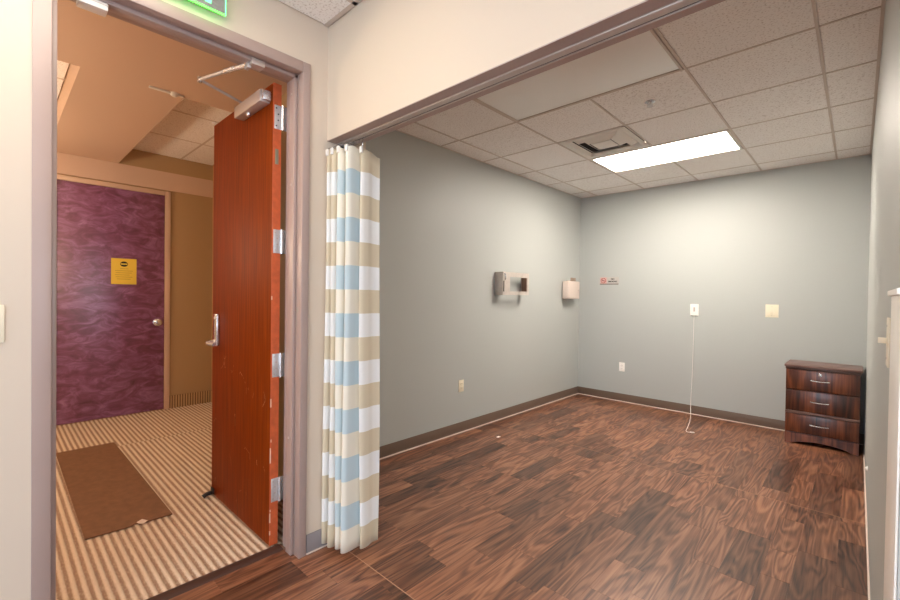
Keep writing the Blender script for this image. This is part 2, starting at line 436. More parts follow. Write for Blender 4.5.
for y in SEAMS:
    box('seam_strip', M['seam'], fl, (XL if y > 1.45 else XD), XR, y - .002, y + .002, -.004, .0003, smooth=False)
# threshold between wood and carpet
th = struct(MB().prism([(XDC + .03, 0), (XDC + .022, .006), (XDC - .02, .009), (XDC - .035, .004), (XDC - .035, 0)], 1, OY0 + .04, OY1 - .04).build('trim_4', mat('threshold_brown', (70, 46, 38), .5)), 'dark brown threshold strip between wood floor and carpet', 'trim')

# ---- baseboards
def baseboard(name, label, m, x0, x1, y0, y1, caulk):
    b = struct(MB().box(x0, x1, y0, y1, .004, .102, .002).build(name, m), label, 'baseboard')
    box('caulk_line', M['caulk'], b, *caulk, .0005, .0075, smooth=False)
baseboard('baseboard_left', 'brown vinyl base along the alcove side wall', M['base'], XL, XL + .007, 1.46, YB, (XL, XL + .017, 1.46, YB))
baseboard('baseboard_back', 'brown vinyl base along the alcove back wall', M['base'], XL + .007, XR - .001, YB - .007, YB, (XL + .017, XR - .001, YB - .017, YB))
baseboard('baseboard_door', 'grey vinyl base beside the doorway under the curtain', M['base_grey'], XD, XD + .006, 1.108, 1.45, (XD, XD + .010, 1.108, 1.45))
struct(MB().box(XR - .008, XR, YH, YB - .02, .0005, .008, .002).build('trim_5', M['caulk']), 'pale caulk line at the foot of the alcove wall', 'trim')

# ---- alcove ceiling: grid and tiles
ce = struct(MB().box(XL, XR, YHB, YB, H + .06, H + .1).build('ceiling', M['tbar_shadow'], smooth=False, origin=(0, 0, H)), 'suspended tile ceiling over the alcove', 'ceiling')
GX = [XL, -2.58, -1.972, -1.368, -.77, -.174, XR]
GY = [YHB, 1.60, 2.21, 2.822, 3.436, 4.06, 4.674, 5.29, YB]
_tile_cache = {}
def tile_mesh(wx, wy):
    k = (round(wx, 3), round(wy, 3))
    if k not in _tile_cache:
        b = bmesh.new(); bmesh.ops.create_cube(b, size=1.0)
        for v in b.verts: v.co = Vector((v.co.x * wx, v.co.y * wy, v.co.z * .014))
        te = [e for e in b.edges if all(v.co.z < 0 for v in e.verts)]
        bmesh.ops.bevel(b, geom=te, offset=.004, segments=1, affect='EDGES')
        me = bpy.data.meshes.new('ceiling_tile'); b.to_mesh(me); b.free(); me.materials.append(M['tile']); _tile_cache[k] = me
    return _tile_cache[k]
def tile(parent, x0, x1, y0, y1, z, m=None):
    o = bpy.data.objects.new('ceiling_tile', tile_mesh(x1 - x0 - .012, y1 - y0 - .012)); col.objects.link(o); o.parent = parent
    o.location = Vector(((x0 + x1) / 2, (y0 + y1) / 2, z + .009)) - ORIGIN[parent.name]
for i in range(len(GX) - 1):
    for j in range(len(GY) - 1):
        if i in (2, 3) and j in (2, 5): continue          # smooth panel, lit troffer
        if i == 2 and j == 4: continue                    # diffuser
        tile(ce, GX[i], GX[i + 1], GY[j], GY[j + 1], H)
for gx in GX[1:-1]:
    if gx == -1.368:
        for y0, y1 in ((YHB, GY[2]), (GY[3], GY[5]), (GY[6], YB)): box('grid_bar', M['tbar'], ce, gx - .006, gx + .006, y0, y1, H, H + .03, smooth=False)
    else: box('grid_bar', M['tbar'], ce, gx - .007, gx + .007, YHB, YB, H - .001, H + .03, smooth=False)
for gy in GY[1:-1]: box('grid_bar', M['tbar'], ce, XL, XR, gy - .006, gy + .006, H, H + .03, smooth=False)
for a in ((XL, XL + .012, YHB, YB), (XR - .014, XR, YHB, YB), (XL, XR, YB - .012, YB)): box('edge_angle', M['tbar'], ce, *a, H - .002, H + .03, smooth=False)

# ---- main-room ceiling
cm = struct(MB().box(XD, 3.6, -3, YH, HM + .06, HM + .1).box(XR + .12, 3.6, YH, 3.0, HM + .06, HM + .1).build('ceiling_main', M['tbar_shadow'], smooth=False, origin=(0, 0, HM)), 'suspended tile ceiling of the main room', 'ceiling')
LX = [(-1.78, -1.17), (.66, 1.27)]; LY = [(-.64, .58), (-2.47, -1.86)]
mx = [XD, -1.78, -1.17, -.56, .05, .66, 1.27, 1.88, 2.49, 3.1, 3.6]; my = [-3, -2.47, -1.86, -1.25, -.64, -.03, .58, 1.19, 1.80, 2.41, 3.0]
for i in range(len(mx) - 1):
    for j in range(len(my) - 1):
        x0, x1, y0, y1 = mx[i], mx[i + 1], my[j], my[j + 1]
        if y1 > 1.2 and x0 < .6: continue
        if any(a[0] - .01 <= x0 and x1 <= a[1] + .01 for a in LX) and any(b[0] - .01 <= y0 and y1 <= b[1] + .01 for b in LY): continue
        tile(cm, x0, x1, y0, y1, HM)
for gx in mx[1:-1]: box('grid_bar', M['tbar'], cm, gx - .012, gx + .012, -3, YH if gx < .6 else 3, HM, HM + .03, smooth=False)
for gy in my[1:-1]: box('grid_bar', M['tbar'], cm, XD if gy < YH else .19, 3.6, gy - .012, gy + .012, HM, HM + .03, smooth=False)

# ---- corridor
cf = MB()
def carpet(x0, x1, y0, y1, ph):
    n = int((y1 - y0) / CP * 10); rows = []
    nx = 2
    for i in range(n + 1):
        y = y0 + (y1 - y0) * i / n
        z = .0030 * math.sin(2 * math.pi * (y / CP + ph))
        z = math.copysign(min(.0027, abs(z) * 1.2), z)
        rows.append([cf.bm.verts.new((x0 + (x1 - x0) * k, y, z)) for k in range(nx)])
    for i in range(n):
        cf.bm.faces.new((rows[i][0], rows[i][1], rows[i + 1][1], rows[i + 1][0]))
carpet(XP, -4.62, -2.2, YE, .35); carpet(-4.62, -2.96, -2.2, YE, 0); carpet(-2.96, XDC - .03, -2.2, 1.35, 0)
fc = struct(MB().box(XP, -2.96, -2.2, YE, -.06, -.006).box(-2.96, XDC, -2.2, 1.35, -.06, -.006).build('floor_corridor', M['carpet'], smooth=False, origin=(0, 0, 0)), 'corridor floor with beige and brown ribbed carpet', 'floor')
o = cf.build('carpet_pile', M['carpet'], fc); o['kind'] = 'stuff'
struct(MB().box(XP - .12, XP, -2.3, YE + .1, -.06, HU + .2).build('wall_corridor', M['hall_paint'], smooth=False), 'tan corridor wall behind the purple door', 'wall')
struct(MB().box(XP, -2.95, YE, YE + .1, -.06, HU + .2).build('wall_corridor_end', M['hall_paint'], smooth=False), 'tan wall closing the corridor behind the open door', 'wall')
struct(MB().box(XP, XDC, -2.3, -2.2, -.06, HU + .2).build('wall_corridor_start', M['hall_paint'], smooth=False), 'tan wall at the other end of the corridor', 'wall')
struct(MB().box(-2.97, -2.95, 1.35, YE, -.06, HU + .2).build('wall_corridor_jog', M['hall_paint'], smooth=False), 'narrow tan wall jog hidden behind the open door', 'wall')
cc = MB()
cc.box(-3.43, -2.96, -2.2, YE, HC, HU + .05); cc.box(-2.96, XDC, -2.2, 1.35, HC, HU + .05); cc.box(XP, -3.43, .36, .91, HC, HU + .05); cc.box(XP, -3.43, -2.2, -1.5, HC, HU + .05)
cco = struct(cc.build('ceiling_corridor', M['gypsum'], smooth=False, origin=(0, 0, HC)), 'warm lit corridor ceiling with two recessed tile bays', 'ceiling')
box('bay_deck', M['tbar_shadow'], cco, XP, -3.43, -2.2, YE, HU + .05, HU + .09, smooth=False)
cx_ = [XP, -4.97, -4.22, -3.43]; ry = [.91, 1.49, YE]; ly = [-1.5, -.9, -.27, .36]
for i in range(3):
    for ys in (ry, ly):
        for a, b in zip(ys, ys[1:]): tile(cco, cx_[i], cx_[i + 1], a, b, HU)
for gx in cx_[1:-1]:
    for y0, y1 in ((.91, YE), (-1.5, .36)): box('grid_bar', M['tbar'], cco, gx - .010, gx + .010, y0, y1, HU, HU + .02, smooth=False)
for gy in (1.49, -.9, -.27): box('grid_bar', M['tbar'], cco, XP, -3.43, gy - .010, gy + .010, HU, HU + .02, smooth=False)
struct(MB().box(XP, XP + .012, -2.2, YE, 2.485, HC - .001).build('trim_6', M['gypsum'], smooth=False), 'plain painted band above the purple door', 'trim')
# ribbed carpet base along the corridor wall
def rib_base(name, label, p0, p1, nrm):
    p0, p1, nv = Vector(p0), Vector(p1), Vector(nrm); d = p1 - p0; L = d.length; d.normalize()
    b = MB(); a = p0 + nv * .008
    b.prism([(p0.x, p0.y), (p1.x, p1.y), (p1.x + nv.x * .008, p1.y + nv.y * .008), (p0.x + nv.x * .008, p0.y + nv.y * .008)], 2, .0, .145)
    o = struct(b.build(name, mat(name + '_low', (120, 92, 66), .9), smooth=False), label, 'baseboard')
    r = MB(); k = .012
    while k < L:
        c = p0 + d * k + nv * .008; q = d * .007; t = nv * .005
        r.prism([(c.x - q.x, c.y - q.y), (c.x + q.x, c.y + q.y), (c.x + q.x + t.x, c.y + q.y + t.y), (c.x - q.x + t.x, c.y - q.y + t.y)], 2, .003, .145); k += .0265
    ro = r.build('rib_pile', mat(name + '_rib', (196, 164, 122), .9), o, smooth=False); ro['kind'] = 'stuff'
rib_base('baseboard_corridor', 'ribbed carpet base beside the purple door', (XP, 1.392, 0), (XP, YE, 0), (1, 0, 0))
rib_base('baseboard_corridor_end', 'ribbed carpet base on the wall behind the open door', (XP + .014, YE, 0), (-2.97, YE, 0), (0, -1, 0))

# ---- metal door frame (double rabbet profile) around the open doorway
FY0, FY1, FZ = 0.090, 1.104, 2.504     # outer edges of the face trim
IY0, IY1, IZ = 0.140, 1.063, 2.452     # inner edges of the face trim
SY0, SY1, SZ = 0.157, 1.047, 2.436     # stop edges
fr = struct_empty('trim_1', (XD, .6, 0), 'taupe painted metal door frame of the open doorway', 'door frame')
for nm, y0, y1, s0, s1 in (('jamb', FY0, IY0, IY0, SY0), ('jamb', IY1, FY1, SY1, IY1)):
    j = MB().box(XD - .045, XD + .012, y0, y1, 0, FZ, .003)
    j.box(XDC - .012, XD - .045, min(y0, IY1), max(y1, IY0), 0, FZ)
    j.box(XDC + .050, XD - .045, s0, s1, 0, IZ, .002)
    j.build(nm, M['taupe'], fr)
j = MB().box(XD - .045, XD + .012, IY0, IY1, IZ, FZ, .003); j.box(XDC - .012, XD - .045, IY0, IY1, IZ, FZ)
j.box(XDC + .050, XD - .045, IY0, IY1, SZ, IZ, .002)
j.build('frame_head', M['taupe'], fr)
for z in (2.36, 1.9, .6): MB().lathe((XDC + .075, SY1 - .0005, z), (0, -1, 0), [(0, .006), (.003, .006), (.004, .001)], 10).build('rubber_silencer', M['alu'], fr)
# small white contact box on the frame head
ct = thing('door_contact', (-2.115, .26, SZ), 'small white sensor box under the door frame head', 'sensor')
box('housing', M['white_plastic'], ct, -2.145, -2.088, .212, .300, SZ - .030, SZ - .0005, .004)
box('cover_seam', M['alu'], ct, -2.1452, -2.0878, .204, .301, SZ - .012, SZ - .010)

# ---- open wooden door
LX0, LX1, LY0, LY1, LZ0, LZ1 = -3.105, -2.228, 1.000, 1.044, .012, 2.440
dr = struct_empty('door_1', (LX1, LY1, 0), 'orange-brown wooden door standing open into the corridor', 'door')
MB().box(LX0, LX1 - .003, LY0, LY1, LZ0, LZ1, .002).build('leaf', M['leaf'], dr)
box('edge_band', M['leaf_edge'], dr, LX1 - .003, LX1, LY0, LY1, LZ0, LZ1)
for z in (2.266, 1.617, .964, .304):
    h = MB().box(LX1, LX1 + .003, LY0 + .006, LY1 - .002, z - .062, z + .062, .0008)
    h.box(LX1 + .003, LX1 + .006, LY1 + .003, LY1 + .03, z - .062, z + .062, .0008)
    ho = h.build('hinge', M['steel'], dr)
    MB().tube([(LX1 + .007, LY1 + .004, z - .064), (LX1 + .007, LY1 + .004, z + .064)], .007, 10).build('knuckle', M['chrome'], ho)
    s = MB()
    for k in (-.046, -.016, .016, .046): s.lathe((LX1 + .003, LY0 + .016 + (.010 if k in (-.016, .016) else 0), z + k), (1, 0, 0), [(0, .0042), (.0008, .0042), (.0012, .001)], 8)
    s.build('screw', M['black'] if z > 2 else M['alu'], ho)
for k, (z, hgt, yy) in enumerate(((.07, .022, .0), (.135, .05, .0), (.192, .012, .001), (.45, .08, .0), (.56, .015, .002), (.745, .045, .0), (1.31, .02, .0))):
    box('chipped_spot', M['chip'], dr, LX1 - .0035, LX1 + .0004, LY0 - .0004 + yy, LY0 + .0045 + yy, z, z + hgt)
box('rating_label', M['carpet_tag'], dr, LX1, LX1 + .0012, LY0 + .012, LY0 + .030, 2.02, 2.10, .0004)
# lock with vertical escutcheon and lever
lk = MB().box(-3.028, -2.978, LY0 - .020, LY0, 1.000, 1.205, .006).build('escutcheon', M['chrome'], dr)
MB().lathe((-3.003, LY0 - .020, 1.18), (0, -1, 0), [(0, .009), (.004, .009), (.005, .006)], 14).build('lock_cylinder', M['steel'], lk)
MB().tube([(-3.003, LY0 - .016, 1.022), (-3.003, LY0 - .05, 1.022), (-2.997, LY0 - .062, 1.022), (-2.98, LY0 - .066, 1.022), (-2.890, LY0 - .060, 1.020)], [.017, .014, .014, .013, .011], 12).build('lever', M['chrome'], lk)
MB().lathe((-3.003, LY0 - .014, 1.022), (0, -1, 0), [(0, .021), (.012, .020), (.018, .014)], 18).build('rose', M['chrome'], lk)
MB().tube([(-3.042, LY1, 1.022), (-3.042, LY1 + .05, 1.022), (-2.94, LY1 + .06, 1.022)], .010, 10).build('lever', M['chrome'], lk)
# closer: body on the leaf, two arms, shoe on the frame head
cb = MB().box(-2.610, -2.262, LY0 - .056, LY0, 2.338, 2.402, .006).build('closer_body', M['alu'], dr)
MB().lathe((-2.47, LY0 - .03, 2.338), (0, 0, -1), [(0, .012), (.010, .012), (.016, .008)], 14).build('valve_cap', M['chrome'], cb)
MB().box(-2.262, -2.240, LY0 - .048, LY0 - .004, 2.345, 2.395, .005).build('end_cap', M['chrome'], cb)
MB().lathe((-2.56, LY0 - .03, 2.402), (0, 0, 1), [(0, .012), (.018, .012), (.022, .008)], 14).build('spindle', M['chrome'], cb)
EL = (-2.50, .735, 2.445)
a1 = MB().tube([(-2.56, LY0 - .03, 2.420), EL], .0075, 8).build('closer_arm', M['steel'], dr)
MB().lathe((EL[0], EL[1], EL[2] - .012), (0, 0, 1), [(0, .011), (.026, .011)], 12).build('elbow_pin', M['chrome'], a1)
a2 = MB().tube([EL, (-2.22, .805, 2.436)], .009, 8).build('closer_arm', M['steel'], dr)
MB().tube([(-2.30, .785, 2.438), (-2.12, .838, 2.432)], .0115, 8).build('adjust_sleeve', M['chrome'], a2)
MB().box(-2.140, -2.088, .830, .892, SZ - .016, SZ, .003).box(-2.0895, -2.080, .830, .892, SZ - .016, SZ + .014, .002).build('closer_shoe', M['alu'], dr)
MB().box(-2.150, -2.110, .822, .840, SZ - .026, SZ - .0005, .002).build('shoe_bracket', M['steel'], dr)
# black kick-down holder at the bottom corner
MB().box(-3.095, -3.045, LY0 - .010, LY0, .020, .055, .003).box(-3.080, -3.060, LY0 - .045, LY0 - .006, .014, .036, .004).build('kick_stop', M['black'], dr)
MB().tube([(-3.07, LY0 - .040, .026), (-3.07, LY0 - .062, .012)], [.011, .014], 12).build('rubber_foot', M['black'], dr)
MB().lathe((LX0 + .03, LY0 - .006, LZ1 + .006), (0, -1, 0), [(0, .010), (.014, .010), (.018, .005)], 12).build('top_bumper', M['white_plastic'], dr)

# ---- purple door across the corridor
PY0, PY1, PZ = .425, 1.335, 2.425
pf = struct_empty('trim_2', (XP, .88, 0), 'beige frame around the purple corridor door', 'door frame')
for y0, y1 in ((PY0 - .052, PY0), (PY1, PY1 + .052)): box('jamb', M['gypsum'], pf, XP, XP + .022, y0, y1, 0, PZ + .045, .003)
box('frame_head', M['gypsum'], pf, XP, XP + .022, PY0, PY1, PZ, PZ + .045, .003)
p2 = struct_empty('door_2', (XP, .88, 0), 'closed purple figured veneer door across the corridor', 'door')
MB().box(XP, XP + .010, PY0 + .003, PY1 - .003, .008, PZ - .003, .002).build('leaf', M['purple'], p2)
kb = MB().lathe((XP + .010, 1.262, .995), (1, 0, 0), [(0, .038), (.006, .038), (.010, .018), (.034, .016), (.040, .028), (.052, .038), (.066, .038), (.076, .028), (.080, .004)], 24).build('knob', M['chrome'], p2)
nt = thing('door_notice', (XP + .011, .962, 1.41), 'yellow paper notice with black oval emblem on purple door', 'notice')
box('sheet', M['paper_yellow'], nt, XP + .0105, XP + .0118, .852, 1.072, 1.412, 1.686)
e = MB(); e.prism([(.962 + .034 * math.cos(k * math.pi / 12), 1.627 + .028 * math.sin(k * math.pi / 12)) for k in range(24)], 0, XP + .0118, XP + .0124)
em = e.build('emblem', M['ink'], nt)
MB().prism([(.934, 1.620), (.990, 1.620), (.992, 1.634), (.932, 1.634)], 0, XP + .0124, XP + .0128).build('emblem_band', M['paper_yellow'], em)
for i, (a, b) in enumerate(((.93, 1.00), (.885, 1.04), (.89, 1.03), (.885, 1.01), (.89, 1.035), (.90, 1.02))):
    box('text_line', M['ink_faint'], nt, XP + .0118, XP + .0122, a, b, 1.575 - i * .022, 1.580 - i * .022, smooth=False)

# ================================================================== THINGS
# brown mat on the carpet
mt = thing('floor_mat', (-3.86, .543, .004), 'long brown fibre mat lying on the corridor carpet', 'mat')
b = MB(); b.prism([(-4.735, .352), (-4.735, .733), (-2.972, .742), (-2.978, .58), (-2.995, .56), (-2.978, .54), (-2.992, .340)], 2, .0045, .0115)
b.build('board', M['mat_board'], mt)
b = MB(); b.prism([(-2.980, .620), (-3.02, .60), (-3.0, .57), (-2.975, .575), (-2.955, .595)], 2, .0116, .0125); b.build('torn_corner', M['caulk'], mt)

# lit troffer, smooth panel, diffuser, sprinkler
def troffer(name, label, x0, x1, y0, y1, z, lens, frame_m, group=None):
    t = thing(name, ((x0 + x1) / 2, (y0 + y1) / 2, z), label, 'light', group)
    f = MB(); k = .022
    f.box(x0, x1, y0, y0 + k, z - .003, z + .05, .001); f.box(x0, x1, y1 - k, y1, z - .003, z + .05, .001)
    f.box(x0, x0 + k, y0 + k, y1 - k, z - .003, z + .05, .001); f.box(x1 - k, x1, y0 + k, y1 - k, z - .003, z + .05, .001)
    f.build('frame', frame_m, t)
    box('lens', lens, t, x0 + k, x1 - k, y0 + k, y1 - k, z + .004, z + .010)
    return t
troffer('ceiling_light', 'lit rectangular ceiling light panel in the alcove', -1.958, -.784, 4.068, 4.666, H, M['lens_on'], M['white_paint'])
t = thing('ceiling_panel', (-1.37, 2.516, H), 'large smooth unlit pale panel in the alcove ceiling by the header', 'ceiling panel')
box('panel', M['panel'], t, -1.945, -.790, 2.236, 2.796, H + .001, H + .006, .001)
f = MB(); x0, x1, y0, y1, k = -1.960, -.782, 2.217, 2.815, .014
f.box(x0, x1, y0, y0 + k, H - .003, H + .03, .001); f.box(x0, x1, y1 - k, y1, H - .003, H + .03, .001); f.box(x0, x0 + k, y0 + k, y1 - k, H - .003, H + .03, .001); f.box(x1 - k, x1, y0 + k, y1 - k, H - .003, H + .03, .001)
f.build('frame', M['tbar'], t)
for k, ((a, b), (c, d)) in enumerate([(p, q) for p in LX for q in LY]):
    troffer('ceiling_light', ['lit ceiling light panel of the main room above the doorway wall', 'lit ceiling light panel of the main room near the rear wall and corridor side', 'lit ceiling light panel of the main room near the window', 'lit ceiling light panel of the main room in the rear window corner'][k], a + .012, b - .012, c + .012, d - .012, HM, M['lens_main'], M['white_paint'], 'main room ceiling lights')  # unseen lights, added to brighten the main room and header
vt = thing('ceiling_vent', (-1.67, 3.748, H), 'square white air diffuser in the ceiling beside the lit panel', 'vent')
x0, x1, y0, y1 = -1.958, -1.380, 3.446, 4.050; vx, vy = (x0 + x1) / 2, (y0 + y1) / 2
box('plenum', M['dark'], vt, x0, x1, y0, y1, H + .055, H + .06)
f = MB()
def ring(mb, ho, zo, hi, zi, th_=.003):
    """square ring sloping from the outer half-width ho at zo to the inner hi at zi"""
    def sq(hh, z): return [Vector((vx + sx * hh, vy + sy * hh * 1.03, z)) for sx, sy in ((-1, -1), (1, -1), (1, 1), (-1, 1))]
    A, B, C_, D_ = sq(ho, zo), sq(hi, zi), sq(ho, zo + th_), sq(hi, zi + th_)
    for P, Q in ((A, B), (B, D_), (D_, C_), (C_, A)):
        pv = [mb.bm.verts.new(p) for p in P]; qv = [mb.bm.verts.new(q) for q in Q]
        for i in range(4): mb.bm.faces.new((pv[i], pv[(i + 1) % 4], qv[(i + 1) % 4], qv[i]))
ring(f, .288, H - .002, .245, H - .002); ring(f, .246, H - .002, .232, H + .03); f.build('frame', M['white_paint'], vt, smooth=False)
for ho, hi in ((.215, .165), (.150, .100)):
    r = MB(); ring(r, ho, H + .030, hi, H - .004); r.build('louvre', M['white_paint'], vt, smooth=False)
MB().box(vx - .088, vx + .088, vy - .09, vy + .09, H - .004, H + .002, .002).build('centre_plate', M['white_paint'], vt)
sp = thing('sprinkler', (-1.077, 3.136, H), 'small chrome fire sprinkler head in a ceiling tile', 'sprinkler')
MB().lathe((-1.077, 3.136, H + .003), (0, 0, -1), [(0, .035), (.004, .034), (.008, .020)], 24).build('escutcheon', M['chrome'], sp)
MB().lathe((-1.077, 3.136, H), (0, 0, -1), [(0, .012), (.020, .012), (.018, .006), (.026, .005)], 12).build('body', M['steel'], sp)
MB().lathe((-1.077, 3.136, H - .028), (0, 0, -1), [(0, .006), (.002, .021), (.004, .021), (.005, .004)], 16).build('deflector', M['steel'], sp)
b = MB()
for s in (-1, 1): b.tube([(-1.077 + s * .010, 3.136, H - .012), (-1.077 + s * .017, 3.136, H - .02), (-1.077 + s * .004, 3.136, H - .029)], .003, 6)
b.build('yoke', M['steel'], sp)

# curtain track under the header
tr = thing('curtain_track', (-1.0, 1.282, HH), 'slim metal curtain track under the alcove header', 'curtain track')
box('rail', M['alu'], tr, XD + .002, XR - .002, 1.259, 1.290, HH - .006, HH - .0005, .001)
box('rail', M['alu'], tr, XD + .002, XR - .002, 1.299, 1.305, HH - .006, HH - .0005, .001)
box('slot', M['dark'], tr, XD + .002, XR - .002, 1.290, 1.299, HH - .0015, HH - .0005)
box('end_cap', M['black'], tr, XD + .002, XD + .02, 1.266, 1.302, HH - .03, HH - .006, .002)

# curtain
cu = thing('curtain', (-1.95, 1.29, 0), 'blue, beige and white checked curtain bunched beside the doorway', 'curtain')
ctrl = [(-2.022, 1.330), (-2.030, 1.270), (-2.034, 1.212), (-2.022, 1.194), (-2.010, 1.212), (-2.012, 1.280), (-2.004, 1.345), (-1.994, 1.280), (-1.994, 1.216), (-1.980, 1.197), (-1.966, 1.216), (-1.968, 1.285), (-1.960, 1.345),
        (-1.950, 1.285), (-1.948, 1.222), (-1.932, 1.203), (-1.916, 1.224), (-1.920, 1.290), (-1.912, 1.345), (-1.902, 1.290), (-1.898, 1.236), (-1.882, 1.218), (-1.868, 1.238), (-1.874, 1.300), (-1.872, 1.345), (-1.864, 1.315), (-1.852, 1.284),
        (-1.842, 1.298), (-1.844, 1.328), (-1.854, 1.358), (-1.854, 1.384), (-1.850, 1.404)]
def spline(P, sub=6):
    out = []
    for i in range(len(P) - 1):
        p0, p1, p2, p3 = P[max(i - 1, 0)], P[i], P[i + 1], P[min(i + 2, len(P) - 1)]
        for k in range(sub):
            t = k / sub
            out.append(tuple(.5 * (2 * p1[j] + (p2[j] - p0[j]) * t + (2 * p0[j] - 5 * p1[j] + 4 * p2[j] - p3[j]) * t * t + (3 * p1[j] - p0[j] - 3 * p2[j] + p3[j]) * t ** 3) for j in (0, 1)))
    return out + [P[-1]]
path = spline(ctrl)
ZT, ZB_ = 2.095, .030; NV = 40
bm = bmesh.new(); uvl = bm.loops.layers.uv.new('UVMap'); grid = []; arc = [0]
for a, b in zip(path, path[1:]): arc.append(arc[-1] + math.hypot(b[0] - a[0], b[1] - a[1]))
for j in range(NV + 1):
    t = j / NV; z = ZT + (ZB_ - ZT) * t; row = []
    for i, (x, y) in enumerate(path):
        s = arc[i]
        x2 = x + .005 * math.sin(3.1 * t + 9 * s) * t
        y2 = y + .010 * math.sin(4.0 * t + 13 * s) * t + .018 * t * min(1, max(0, (s - .9) / .6))
        x2 = max(x2, XD + .009)
        zz = z - (.020 * max(0, (s - arc[-1] + .16) / .16) + .012 * (.5 + .5 * math.cos(s * 55))) * (1 - t) ** 6
        row.append((bm.verts.new((x2, y2, zz)), s, ZT - z))
    grid.append(row)
for j in range(NV):
    for i in range(len(path) - 1):
        q = (grid[j][i], grid[j][i + 1], grid[j + 1][i + 1], grid[j + 1][i])
        fa = bm.faces.new([v[0] for v in q])
        for lp, v in zip(fa.loops, q): lp[uvl].uv = (arc[-1] - v[1], v[2] + .008)
        fa.smooth = True
L = ORIGIN[cu.name]
for v in bm.verts: v.co -= L
me = bpy.data.meshes.new('cloth'); bm.to_mesh(me); bm.free(); me.materials.append(M['curtain'])
o = bpy.data.objects.new('cloth', me); col.objects.link(o); o.parent = cu
so = o.modifiers.new('thick', 'SOLIDIFY'); so.thickness = .0015; so.offset = 0
for k, (hx, hy) in enumerate(((-2.022, 1.194), (-1.980, 1.197), (-1.932, 1.203), (-1.882, 1.218), (-1.850, 1.284))):
    MB().tube([(hx, 1.2945, HH - .004), (hx, 1.2945, HH - .020), (hx + .003, (1.2945 + hy) / 2, HH - .030), (hx, hy + .010, HH - .042), (hx - .002, hy + .004, HH - .066)], .0022, 6).build('hook', M['chrome'], cu)
    MB().box(hx - .010, hx + .010, hy - .006, hy + .006, HH - .084, HH - .050, .004).build('header_tab', M['white_plastic'], cu)

# exit sign above the doorway
ex = thing('exit_sign', (XD, .52, 2.545), 'clear hanging exit sign with glowing green letters and edges', 'sign')
EX = XD + .030
box('panel', M['exit_panel'], ex, EX, EX + .006, .365, .688, 2.545, HM - .035, .001)
box('edge_glow', M['exit_green'], ex, EX - .001, EX + .007, .365, .688, 2.5415, 2.545)
box('edge_glow', M['exit_letter'], ex, EX - .001, EX + .007, .688, .691, 2.5415, HM - .035)
box('edge_glow', M['exit_letter'], ex, EX - .001, EX + .007, .362, .365, 2.5415, HM - .035)
box('housing', M['white_plastic'], ex, EX - .028, EX + .030, .34, .715, HM - .035, HM - .001, .004)
text_obj('letters', 'EXIT', .165, M['exit_letter'], ex, (EX + .0066, .500, 2.618), (0, 1, 0), (0, 0, 1), .0008, bold=.004)

# wall plates
def plate(name, label, cat, cx, cy, cz, axis, kind, m, wd=.072, ht=.116):
    """axis: outward normal as (nx, ny)"""
    t = thing(name, (cx, cy, cz - ht / 2), label, cat)
    nx, ny = axis; tx, ty = -ny, nx
    def b(nm, mm, u0, u1, d0, d1, z0, z1, bev=.0):
        xs = [cx + tx * u + nx * d for u in (u0, u1) for d in (d0, d1)]; ys = [cy + ty * u + ny * d for u in (u0, u1) for d in (d0, d1)]
        return box(nm, mm, t, min(xs), max(xs), min(ys), max(ys), cz + z0, cz + z1, bev)
    b('cover_plate', m, -wd / 2, wd / 2, 0, .006, -ht / 2, ht / 2, .002)
    if kind == 'outlet':
        for s in (-1, 1):
            r = b('receptacle', m, -.017, .017, .006, .009, s * .021 - .014, s * .021 + .014, .003)
            for u in (-.006, .006): b('slot', M['dark'], u - .0012, u + .0012, .009, .0093, s * .021 - .003, s * .021 + .007)
    elif kind == 'toggle':
        b('toggle', m, -.005, .005, .006, .024, -.004, .012, .002)
    elif kind == 'rocker':
        b('rocker', m, -.016, .016, .006, .010, -.033, .033, .002)
    for s in (-1, 1): b('screw', M['alu'], -.003, .003, .006, .0072, s * (.0 if kind == 'outlet' else .045) - .003, s * (.0 if kind == 'outlet' else .045) + .003, .001)
    return t
plate('wall_outlet', 'ivory outlet plate low on the alcove side wall below the metal bracket', 'outlet', XL, 3.154, .458, (1, 0), 'outlet', M['ivory'])
plate('wall_outlet', 'cream outlet plate low on the back wall under the no smoking sign', 'outlet', -2.206, YB, .446, (0, -1), 'outlet', M['white_plastic'])
plate('wall_plate', 'cream square wall plate on the back wall above the drawer cabinet', 'wall plate', -.652, YB, 1.227, (0, -1), 'rocker', M['ivory'], .112, .135)
db = thing('wall_bumper', (XR, 3.90, .245), 'tiny white round bumper low on the wall beside the cabinet', 'bumper')
MB().lathe((XR, 3.90, .26), (-1, 0, 0), [(0, .014), (.003, .014), (.008, .010)], 18).build('base', M['white_plastic'], db)
MB().lathe((XR - .008, 3.90, .26), (-1, 0, 0), [(0, .009), (.004, .008), (.006, .003)], 14).build('pad', M['white_plastic'], db)
plate('light_switch', 'ivory toggle switch seen edge-on beside the white wall panel', 'switch', XR, 1.70, 1.236, (-1, 0), 'toggle', M['ivory'], .072, .135)
plate('light_switch', 'cream switch plate on the beige wall by the picture edge', 'switch', XD, -.010, 1.234, (1, 0), 'rocker', M['ivory'], .072, .124)

